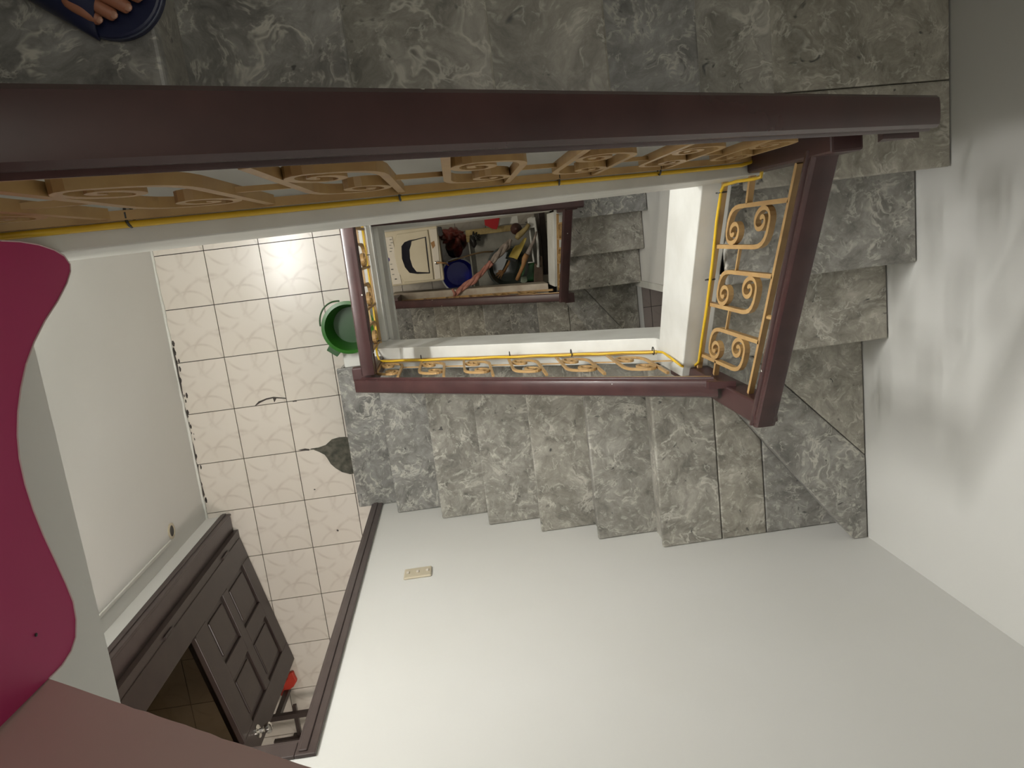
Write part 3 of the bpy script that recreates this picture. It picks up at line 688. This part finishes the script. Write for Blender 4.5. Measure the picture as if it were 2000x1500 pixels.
# things on the floor of the next room
rc = plate([(548, 1352), (556, 1340), (553, 1330), (562, 1322), (566, 1310), (574, 1308), (578, 1318), (582, 1325), (575, 1337), (560, 1348), (552, 1356)], .002, .03)
tag(rc.build('cloth', M_REDOR, bevel=.008), 'bright orange-red cloth on the tiles behind the open door', 'cloth')
rk = thing('low_rack', 'low dark wooden rack on the tiles in the far room beyond the door', 'rack', at(560, 1430, 'z', 0))
lo = at(525, 1402, 'z', .30); hi = at(615, 1385, 'z', .30)
for dy in (0, -.16, -.32):
    MB().box(lo.x, hi.x + .15, lo.y - .03 + dy, lo.y + dy, .27, .30).build('slat', M_DOOR, rk)
for xx in (lo.x + .03, hi.x + .1):
    for dy in (0, -.32): MB().box(xx, xx + .03, lo.y - .03 + dy, lo.y + dy, 0, .27).build('leg', M_DOOR, rk)
MB().box((lo.x + hi.x) / 2, (lo.x + hi.x) / 2 + .02, lo.y - .35, lo.y + .03, .245, .27).build('crossbar', M_DOOR, rk)

# light switch, socket and conduit
sp = thing('light_switch', 'cream switch plate on the white wall below the stairs', 'switch', (-.342, YS, 1.14))
MB().box(-.403, -.281, YS, YS + .010, 1.142, 1.238).build('plate', M_CREAM, sp, bevel=.006)
for i, xx in enumerate((-.385, -.342, -.299)):
    MB().box(xx - .006, xx + .006, YS + .010, YS + .015, 1.18, 1.20).build('rocker', M_CREAM2, sp, bevel=.002)
so = thing('socket', 'round black socket hole with chipped pale rim low on the west wall', 'socket', (XW, -1.29, .5))
tl = Matrix.Rotation(PI / 2, 3, 'Y')
MB().lathe([(.030, 0), (.040, 0), (.042, .005), (.036, .008), (.030, .007), (.030, 0)], (XW, -1.285, .50), 22, tilt=tl, cap=False).build('rim', M_CREAM, so, smooth='auto')
MB().lathe([(0, 0), (.030, 0), (.028, .004), (0, .005)], (XW, -1.285, .50), 22, tilt=tl).build('cup', M_BLACK, so, smooth='auto')
cdt = struct('trim_5', MB().box(XW, XW + .010, -1.335, -1.318, .54, SLAB_B), M_KERB, bevel=.003)

# ------------------------------------------------------------------ tube lamp on the west wall (outside the picture)
tlm = thing('tube_lamp', 'white wall mounted tube lamp under the upper floor edge', 'lamp', (XW, .15, 2.6))
MB().box(XW, XW + .03, -.30, .60, 2.60, 2.66).box(XW + .03, XW + .15, -.30, -.28, 2.60, 2.65).box(XW + .03, XW + .15, .58, .60, 2.60, 2.65).build('fixture', M_WHITEP, tlm, bevel=.004)
MB().tube([(XW + .14, -.27, 2.62), (XW + .14, .57, 2.62)], .013, 12).build('tube', M_EMIT, tlm, smooth='auto')

# ------------------------------------------------------------------ green bucket
bc = at(700, 644, 'z', .26); bc = Vector((-.615, -.375, 0))
gb = thing('bucket', 'green plastic bucket on the hallway tiles beside the stairwell handrail', 'bucket', bc)
MB().lathe([(0, .004), (.085, .004), (.088, 0), (.092, .004), (.128, .23), (.142, .234), (.143, .242), (.125, .245), (.122, .235), (.088, .012), (0, .012)], bc, 40).build('body', M_GREEN, gb, smooth='auto')
MB().lathe([(0, .09), (.098, .09), (.1, .094), (0, .096)], bc, 36).build('water', M_GREEND, gb, smooth='auto')
hp = [bc + Vector((-.152 * math.sin(t) - .004, .15 * math.cos(t) * 0 + .0, .0)) for t in (0,)]
hp = []
for i in range(15):
    a = math.radians(100 + i * 70 / 14); hp.append(bc + Vector((math.cos(a) * (.148 + .018 * math.sin(i / 14 * PI)), math.sin(a) * (.148 + .018 * math.sin(i / 14 * PI)), .236 - .03 * math.sin(i / 14 * PI))))
MB().tube(hp, .0045, 6).build('handle', M_GREEND, gb, smooth=True)
sp_c = [bc + Vector((math.cos(math.radians(a)) * r, math.sin(math.radians(a)) * r, .222)) for a, r in ((215, .135), (219, .172), (241, .172), (246, .135))]
MB().prism(sp_c, (0, 0, .02)).build('spout', M_GREEND, gb, bevel=.003)

# ------------------------------------------------------------------ washing corner of the ground floor
GZ = -H
mt = -2.40
wm = thing('washing_machine', 'aged cream top-loading washing machine at the bottom of the stairwell', 'washing machine', (-.34, -.07, GZ))
WX0, WX1, WY0, WY1 = -.575, -.115, -.305, .165
MB().box(WX0, WX1, WY0, WY1, GZ + .03, mt - .035).build('body', M_CREAM, wm, bevel=.02, seg=3)
MB().box(WX0 - .003, WX1 + .003, WY0 - .003, WY1 + .003, mt - .06, mt - .008).build('top_deck', M_CREAM, wm, bevel=.014, seg=3)
for xx in (WX0 + .05, WX1 - .05):
    for yy in (WY0 + .05, WY1 - .05): MB().lathe([(.02, 0), (.025, .03)], (xx, yy, GZ), 12).build('foot', M_BLACK, wm)
plate([(752, 464), (766, 462), (785, 554), (768, 556), (757, 510)], mt - .008, .008).build('control_panel', M_CREAM2, wm, bevel=.003)
# lid frame with curved front
lid = [(775, 458), (835, 449), (839, 475), (847, 546), (790, 551), (778, 530), (771, 500), (770, 474)]
plate(lid, mt - .008, .016).build('lid', M_CREAM, wm, bevel=.004)
plate([(784, 481), (790, 473), (800, 469), (812, 467), (832, 462), (840, 534), (815, 535), (800, 533), (791, 522), (785, 505)], mt + .008, .0012).build('lid_window', M_DKGLASS, wm)
plate([(804, 471), (830, 464), (834, 500), (838, 532), (814, 531), (806, 521), (801, 505), (800, 488), (803, 478)], mt + .0092, .012).build('lid_flap', M_CREAM, wm, bevel=.004)
plate([(839, 448), (853, 446), (861, 544), (850, 546)], mt - .008, .007).build('rear_strip', M_CREAM2, wm, bevel=.003)
plate([(841, 474), (848, 470), (850, 480), (845, 486)], mt - .0009, .0012).build('rust_stain', M_RUST, wm)
for i, (px, py, s, mm) in enumerate(((763, 468, 2.2, M_GREY), (765, 474, 2.4, M_GREY), (762, 479, 2.2, M_GREY), (764, 485, 2.6, M_GREY), (763, 491, 2, M_GREY), (764, 516, 2, M_GREY), (766, 526, 2.2, M_BLACK), (768, 536, 2, M_GREY), (773, 545, 2, M_BLACK))):
    plate([(px - s, py - .7), (px + s, py - .9), (px + s, py + .9), (px - s, py + 1.1)], mt, .0025).build('button', mm, wm)
c = at(759, 507, 'z', mt)
MB().lathe([(0, 0), (.011, 0), (.011, .004), (0, .006)], c, 20, sx=.8, sy=1.5).build('start_button', mat('violet_plastic', (.07, .05, .22), .3), wm, smooth='auto', label='violet oval button')
c = at(853, 513, 'z', mt)
MB().lathe([(.006, 0), (.016, 0), (.016, .012), (.008, .014), (.006, 0)], c, 18, cap=False).build('inlet_ring', M_CHROME, wm, smooth='auto')
MB().tube([c + Vector((0, 0, .01)), at(862, 513, 'z', mt + .02), at(870, 514, 'z', mt - .02), at(876, 518, 'z', mt - .2)], .007, 8).build('inlet_hose', M_TAN, wm, smooth=True)
plate([(854, 443), (862, 443), (866, 458), (862, 462), (856, 460)], mt - .02, .035).build('hose_clip', M_BLACK, wm, bevel=.004)

# blue bucket
bb = Vector((.045, -.285, GZ))
bk = thing('bucket', 'deep blue bucket with a milky rim in front of the washing machine', 'bucket', bb)
rz = .40
c2 = at(895.5, 537.5, 'z', GZ + rz); bb = Vector((c2.x, c2.y, GZ)); bk.location = bb
MB().lathe([(0, .004), (.11, .004), (.115, 0), (.118, .004), (.155, rz - .02), (.155, rz - .003), (.150, rz - .003), (.114, .014), (0, .014)], bb, 48).build('body', M_BLUE, bk, smooth='auto')
MB().lathe([(.150, rz - .03), (.163, rz - .03), (.165, rz), (.152, rz + .002), (.150, rz - .03)], bb, 48, cap=False).build('rim', M_WRIM, bk, smooth='auto', label='milky white rim')
hh = [bb + Vector((.168 * math.cos(a), .168 * math.sin(a), rz - .03 - .05 * math.sin((a + PI * .35) / (PI * .75) * PI))) for a in [-.35 * PI + i * .75 * PI / 16 for i in range(17)]]
MB().tube(hh, .003, 6).build('handle', M_WRIM, bk, smooth=True)
# red film bag of washing
def blob(c, rx, ry, rz_, name, m, par=None, seed=1, amp=.12, sub=3):
    bm = bmesh.new(); bmesh.ops.create_icosphere(bm, subdivisions=sub, radius=1.0); rn_ = random.Random(seed)
    fr = [(Vector((rn_.uniform(-1, 1), rn_.uniform(-1, 1), rn_.uniform(-1, 1))) * (5 if sub < 4 else 9), rn_.uniform(0, 6)) for _ in range(6)]
    mb = MB()
    for v in bm.verts:
        k = 1 + amp * sum(math.sin(v.co.dot(f) + p) for f, p in fr) / 2.2; mb.v.append(Vector((v.co.x * rx * k, v.co.y * ry * k, v.co.z * rz_ * k)) + Vector(c))
    mb.f = [[v.index for v in f.verts] for f in bm.faces]; bm.free()
    return mb.build(name, m, par, smooth=True)
c = at(890, 480, 'z', -2.85)
bg = thing('plastic_bag', 'crumpled dull red plastic bag between the washing machine and the sink', 'bag', (c.x, c.y, GZ))
blob((c.x + .01, c.y + .045, -3.04), .100, .115, .24, 'bag_body', M_REDB, bg, 14, .17, 4)
blob((c.x - .02, c.y + .10, -2.90), .095, .055, .07, 'bag_mouth', M_REDB, bg, 8, .25, 4)
c = at(880, 492, 'z', -3.0)
tag(blob((c.x + .035, c.y + .02, -3.235), .085, .085, .075, 'laundry_heap', mat('black_cloth', (.012, .012, .014), .7, noise=(.03, .032, .04), nscale=20), None, 5, .2), 'heap of black washing on the floor beside the blue bucket', 'laundry')
c = at(924, 470, 'z', -2.7)
gl = thing('rubber_glove', 'crumpled black rubber glove hanging on the sink corner', 'glove', (c.x, c.y, -2.9))
blob((c.x, c.y, -2.70), .035, .055, .04, 'palm', M_BLACK, gl, 2, .2)
for i in range(5):
    a = -.4 + i * .45; MB().tube([(c.x, c.y + .01, -2.69), (c.x + .04 * math.cos(a), c.y + .02 + .03 * math.sin(a), -2.675), (c.x + .07 * math.cos(a), c.y + .02 + .06 * math.sin(a), -2.69)], [.011, .010, .007], 6).build('finger', M_BLACK, gl, smooth=True)

# laundry sink: zinc trough on a frame with wooden edge strip
S_Z = -2.72
sk = thing('laundry_sink', 'grey laundry trough with a stained pale wooden rim under the stairs', 'sink', at(985, 510, 'z', GZ))
fa = [at(912, 456, 'z', S_Z), at(1043, 436, 'z', S_Z), at(1062, 556, 'z', S_Z), at(926, 567, 'z', S_Z)]
x0 = fa[0].x; x1 = fa[2].x - .01; y1 = fa[0].y; y0 = fa[3].y
MB().box(x0, x1, y0, y1, S_Z - .075, S_Z - .06).build('trough_floor', M_GREY, sk)
for (a0, a1, b0, b1) in ((x0, x1, y1 - .012, y1), (x0, x1, y0, y0 + .012), (x0, x0 + .012, y0, y1), (x1 - .012, x1, y0, y1)):
    MB().box(a0, a1, b0, b1, S_Z - .09, S_Z).build('side', M_GREY, sk)
for a0, b0 in ((x0, y0), (x1 - .03, y0), (x0, y1 - .03), (x1 - .03, y1 - .03)): MB().box(a0, a0 + .03, b0, b0 + .03, GZ, S_Z - .09).build('leg', M_OLDWOOD, sk)
w0 = at(909, 452, 'z', S_Z + .01); w1 = at(1010, 440, 'z', S_Z + .01)
MB().box(w0.x, w1.x + .02, w0.y - .045, w0.y + .01, S_Z + .001, S_Z + .03).build('wooden_rim', M_OLDWOOD, sk, bevel=.004)
MB().box(w0.x, w0.x + .045, w0.y - .10, w0.y - .046, S_Z + .001, S_Z + .03).build('wooden_rim', M_OLDWOOD, sk, bevel=.004)
e0 = at(928, 566, 'z', S_Z + .005); e1 = at(1028, 556, 'z', S_Z + .005)
MB().tube([e0, e1], .006, 8).build('rim_tube', M_CHROME, sk, smooth='auto')
hz = [at(875, 512, 'z', -2.66), at(900, 504, 'z', -2.64), at(925, 496, 'z', -2.63), at(945, 492, 'z', -2.64), at(975, 491, 'z', -2.68)]
tag(MB().tube(hz, .007, 8).build('hose', mat('brown_hose', (.12, .075, .03), .5), smooth=True), 'thin brown hose running from the machine across the grey trough', 'hose')
# pale metal frame standing at the far end of the sink
fr = thing('drying_frame', 'white enamelled frame standing at the far end of the trough', 'frame', at(1045, 490, 'z', GZ))
F = lambda x, y, z=-2.50: at(x, y, 'z', z)
MB().tube([F(1032, 428), F(1041, 500), F(1043, 512)], .008, 8).build('tube', M_WHITEP, fr, smooth=True)
MB().tube([F(1043, 424), F(1050, 470), F(1052, 522)], .011, 8).build('tube', M_WHITEP, fr, smooth=True)
MB().tube([F(1032, 428), F(1043, 424)], .010, 8).build('tube', M_WHITEP, fr, smooth=True)
MB().tube([F(1031, 513), F(1043, 512)], .005, 8).build('tube', M_WHITEP, fr, smooth=True)
MB().box(F(1030, 428).x, F(1045, 424).x, F(1040, 445).y, F(1036, 426).y, -2.52, -2.485).build('shelf_plate', M_WHITEP, fr, bevel=.004)
for px, py in ((1044, 428), (1051, 520)): q = F(px, py); MB().tube([q, (q.x, q.y, GZ)], .010, 8).build('leg', M_WHITEP, fr)
tag(plate([(1052, 500), (1058, 500), (1061, 555), (1042, 558), (1043, 515), (1051, 514)], -2.60, .04).build('plank', mat('brown_plank', (.10, .065, .04), .6, noise=(.06, .035, .02), nscale=14), bevel=.004), 'short brown plank lying at the corner of the trough', 'plank')
tag(MB().box(at(1051, 430, 'z', -3.0).x, at(1064, 430, 'z', -3.0).x, -.40, .30, GZ, -2.95).build('shade_strip', M_DOOR, bevel=.005), 'long dark strip standing in for shade between the trough and the pale stair beam', 'shade_strip')  # dark block in place of the shade under the east flight
# dark basin
bs = at(991, 521, 'z', -2.68)
tb = Matrix.Rotation(math.radians(8), 3, 'X')
basin = thing('basin', 'dark grey plastic basin sitting in the laundry trough', 'basin', (bs.x, bs.y, -2.779))
MB().lathe([(0, 0), (.11, 0), (.12, .008), (.178, .125), (.190, .128), (.190, .136), (.172, .137), (.112, .016), (0, .014)], (bs.x, bs.y, -2.779), 48).build('bowl', M_DKBASIN, basin, smooth='auto')
MB().lathe([(0, 0), (.148, 0), (.15, .002), (0, .002)], (bs.x, bs.y, -2.72), 40).build('water', mat('dirty_water', (.02, .026, .022), .04), basin)
gp = thing('green_basin', 'small green plastic basin with a pale soap block at the trough corner', 'basin', at(1030, 535, 'z', -2.80))
q = at(1031, 532, 'z', -2.68)
MB().box(q.x - .065, q.x + .075, q.y - .085, q.y + .085, -2.778, -2.66).build('tub', mat('bottle_green_plastic', (.015, .075, .02), .35), gp, bevel=.02, seg=3)
plate([(1018, 541), (1028, 539), (1030, 549), (1024, 554), (1016, 551)], -2.659, .02).build('soap_block', mat('pale_green_soap', (.30, .36, .27), .5), gp, bevel=.006)
# twisted cloth, pink and grey
def rope(pts, rad, name, m, label, cat, tw=9):
    n = len(pts); mb = MB()
    for s in range(3):
        path = []
        N_ = 60; 
        for i in range(N_ + 1):
            t = i / N_ * (n - 1); k = min(int(t), n - 2); q = Vector(pts[k]).lerp(Vector(pts[k + 1]), t - k); rr = rad[k] + (rad[k + 1] - rad[k]) * (t - k)
            a = i / N_ * tw + s * 2 * PI / 3
            d = (Vector(pts[k + 1]) - Vector(pts[k])).normalized(); sd, u = frame_from(d)
            path.append((q + (sd * math.cos(a) + u * math.sin(a)) * rr * .5, rr * .62))
        mb.tube([p for p, _ in path], [r for _, r in path], 8)
    return tag(mb.build(name, m, smooth=True), label, cat)
zz = -2.42
rope([at(888, 577, 'z', -2.52), at(905, 560, 'z', -2.48), at(925, 548, 'z', -2.46), at(943, 530, 'z', -2.46), at(960, 512, 'z', -2.45)], [.018, .026, .030, .022, .026], 'twisted_cloth', M_PINK, 'pink twisted cloth hanging diagonally over the blue bucket', 'cloth')
rope([at(961, 511, 'z', -2.45), at(975, 495, 'z', -2.44), at(990, 480, 'z', -2.44), at(998, 468, 'z', -2.44)], [.024, .030, .034, .014], 'twisted_cloth', M_GREYC, 'grey twisted cloth lying across the trough, tied to the pink one', 'cloth', 6)
tag(MB().tube([at(884, 565, 'z', -2.5), at(888, 574, 'z', -2.48), at(886, 580, 'z', -2.5)], [.012, .010, .008], 6).build('knotted_end', M_PINK, smooth=True), 'short knotted pink cloth end on the lower handrail', 'cloth')
# yellow cloth, wooden tools, plunger
yc = plate([(1024, 464), (1029, 465), (1020, 487), (1010, 507), (1003, 504), (993, 502), (1001, 487), (1006, 480), (1014, 478)], -2.56, .012)
tag(yc.build('cloth', M_YELLOW, bevel=.004), 'yellow cloth strip hanging over the dark basin', 'cloth')
tag(plate([(993, 502), (1009, 507), (1007, 512), (991, 506)], -2.58, .02).build('brush_head', M_BLACK, bevel=.003), 'short black brush head sticking out below the yellow cloth', 'brush')
pg = thing('plunger', 'brown rubber plunger with a bent tan handle above the trough', 'plunger', at(1008, 446, 'z', -2.60))
c = at(1008, 447, 'z', -2.58)
MB().lathe([(0, .055), (.012, .05), (.020, .04), (.045, .02), (.052, 0), (.048, 0), (.03, .015), (0, .02)], c, 24).build('cup', M_BROWNR, pg, smooth='auto')
hpts = [at(1009, 466, 'z', -2.50), at(1013, 460, 'z', -2.49), at(1021, 453, 'z', -2.48), at(1028, 446, 'z', -2.47), at(1033, 438, 'z', -2.46)]
MB().tube(hpts, [.02, .028, .024, .020, .018], 10).build('handle', M_OLDWOOD, pg, smooth=True)
tag(MB().tube([at(1048, 452, 'z', -2.42), at(1043, 470, 'z', -2.43), at(1036, 484, 'z', -2.44), at(1031, 496, 'z', -2.45)], [.008, .012, .018, .024], 8).build('grey_sleeve', M_GREYC, smooth=True), 'grey rolled cloth narrowing towards the white frame', 'cloth')
wd = thing('wooden_paddle', 'tan wooden washing paddle leaning into the green basin', 'paddle', at(1017, 520, 'z', -2.6))
MB().tube([at(1029, 497, 'z', -2.47), at(1025, 505, 'z', -2.48), at(1022, 518, 'z', -2.5), at(1016, 532, 'z', -2.54), at(1010, 546, 'z', -2.58)], [.024, .026, .018, .017, .019], 10).build('blade', M_TAN, wd, smooth=True)
tw_ = thing('twig_brush', 'orange-brown frayed brush lying in the dark basin', 'brush', at(985, 530, 'z', -2.72))
MB().tube([at(995, 510, 'z', -2.6), at(990, 520, 'z', -2.65), at(984, 530, 'z', -2.70)], [.010, .012, .016], 8).build('handle', M_TAN, tw_, smooth=True)
for i, (px, py) in enumerate(((973, 529), (968, 535), (966, 541), (970, 546), (977, 545))):
    MB().tube([at(983, 531, 'z', -2.70), at((983 + px) / 2, (531 + py) / 2 - 1, 'z', -2.70), at(px, py, 'z', -2.72)], [.012, .008, .003], 6).build('bristle_tuft', M_TAN, tw_, smooth=True)
rcl = plate([(946, 428), (976, 424), (973, 441), (970, 448), (962, 447), (947, 440)], -2.62, .01)
tag(rcl.build('cloth', M_RED, bevel=.003), 'dark red cloth draped over the wooden rim of the trough', 'cloth')
tag(plate([(977, 426), (1010, 421), (1012, 436), (975, 441)], -2.80, .05).build('white_tray', M_WHITEP, bevel=.006), 'pale enamel tray behind the red cloth', 'tray')

# ------------------------------------------------------------------ foot in a navy slipper on the top treads
ZT = 17 * R
sl_ = thing('slipper', 'navy blue rubber slide slipper at the top left edge of the picture', 'slipper', (-.46, .42, ZT))
FA = math.radians(-31); FC = at(212, -32, 'z', ZT + .02)
FO = Vector((FC.x - .065 * math.cos(FA), FC.y - .065 * math.sin(FA), 0))
def fp(x, y, z): return Vector((FO.x + x * math.cos(FA) - y * math.sin(FA), FO.y + x * math.sin(FA) + y * math.cos(FA), ZT + z))
def sole(g, z0, z1, name, m):
    pts = [(-.155, .030), (-.14, .042), (-.11, .048), (-.07, .048), (-.03, .052), (.01, .062), (.04, .070), (.065, .0735)]
    arc = [(.065 + .0735 * math.sin(t), .0735 * math.cos(t)) for t in [k * PI / 22 for k in range(1, 22)]]
    dn = [(x, -y) for x, y in pts[::-1]]
    P = [fp(x * g, y * g, z0) for x, y in pts + arc + dn]
    return MB().prism(P, (0, 0, z1 - z0)).build(name, m, sl_, bevel=.004)
sole(1.0, .0005, .026, 'sole', M_NAVY)
sole(1.012, .016, .021, 'sole_edge', M_NAVYE)
sb = MB(); n = 14; ring = []
for i, x in enumerate((-.055, -.025, .025, .066)):
    for j in range(n + 1):
        t = j / n * PI; ring.append(fp(x - (.012 if i == 3 else 0) * math.cos(t), math.cos(t) * (.058 + .005 * i), .016 + math.sin(t) * (.060 - .007 * i)))
fs = [[i * (n + 1) + j, i * (n + 1) + j + 1, (i + 1) * (n + 1) + j + 1, (i + 1) * (n + 1) + j] for i in range(3) for j in range(n)]
st_ = sb.add(ring, fs).build('strap', M_NAVY, sl_, smooth=True); md = st_.modifiers.new('solid', 'SOLIDIFY'); md.thickness = .005; md.offset = 1

person = thing('person', 'person with bare toes in a navy slipper at the top left corner', 'person', (-.56, .44, ZT))
def skin(name, chains, m, par, sub=2):
    me = bpy.data.meshes.new(name); vs = []; es = []; rs_ = []
    off = Vector((0, 0, 0)); q = par
    while q is not None: off += q.location; q = q.parent
    idx = {}
    for ch in chains:
        prev = None
        for (p, r) in ch:
            key = tuple(round(c, 5) for c in p)
            if key not in idx: idx[key] = len(vs); vs.append(Vector(p) - off); rs_.append(r)
            if prev is not None and prev != idx[key]: es.append((prev, idx[key]))
            prev = idx[key]
    me.from_pydata(vs, es, []); me.materials.append(m)
    o = bpy.data.objects.new(name, me); C.objects.link(o); o.parent = par
    o.modifiers.new('skin', 'SKIN')
    for i, sv in enumerate(me.skin_vertices[0].data): sv.radius = (rs_[i], rs_[i] * .92); sv.use_root = (i == 0)
    md = o.modifiers.new('sub', 'SUBSURF'); md.levels = sub; md.render_levels = sub
    for p in me.polygons: p.use_smooth = True
    o.modifiers['skin'].use_smooth_shade = True
    return o
A_ = fp(-.105, 0, .090); M_ = fp(-.02, 0, .056); B_ = fp(.035, -.008, .046)
toes = [(.020, .128, .0140), (.000, .122, .0105), (-.020, .112, .0100), (-.037, .098, .0095), (-.051, .082, .0088)]
ch = [[(M_, .030), (A_, .036), (fp(-.115, 0, .16), .036), (fp(-.12, 0, .30), .048), (fp(-.125, 0, .40), .052)], [(A_, .036), (fp(-.14, 0, .055), .027)], [(M_, .030), (B_, .026)]]
for y, xt, r in toes:
    ch.append([(B_, .026), (fp(xt - .048, y * .95, .044), r * 1.35), (fp(xt - .026, y * 1.0, .046), r * .95), (fp(xt - .008, y * 1.03, .040), r * 1.05), (fp(xt, y * 1.03, .037), r * .9)])
skin('foot', ch, M_SKIN, person)
for y, xt, r in toes:
    c = fp(xt - .001, y * 1.03, .037 + r * .86)
    MB().lathe([(0, .0016), (r * .5, .0012), (r * .6, 0)], c, 10).build('toenail', M_NAIL, person, smooth=True)
MB().tube([fp(-.12, 0, .24), fp(-.125, 0, .42), fp(-.13, 0, .62)], [.075, .080, .088], 20).build('trouser_leg', M_TROUSER, person, smooth='auto')
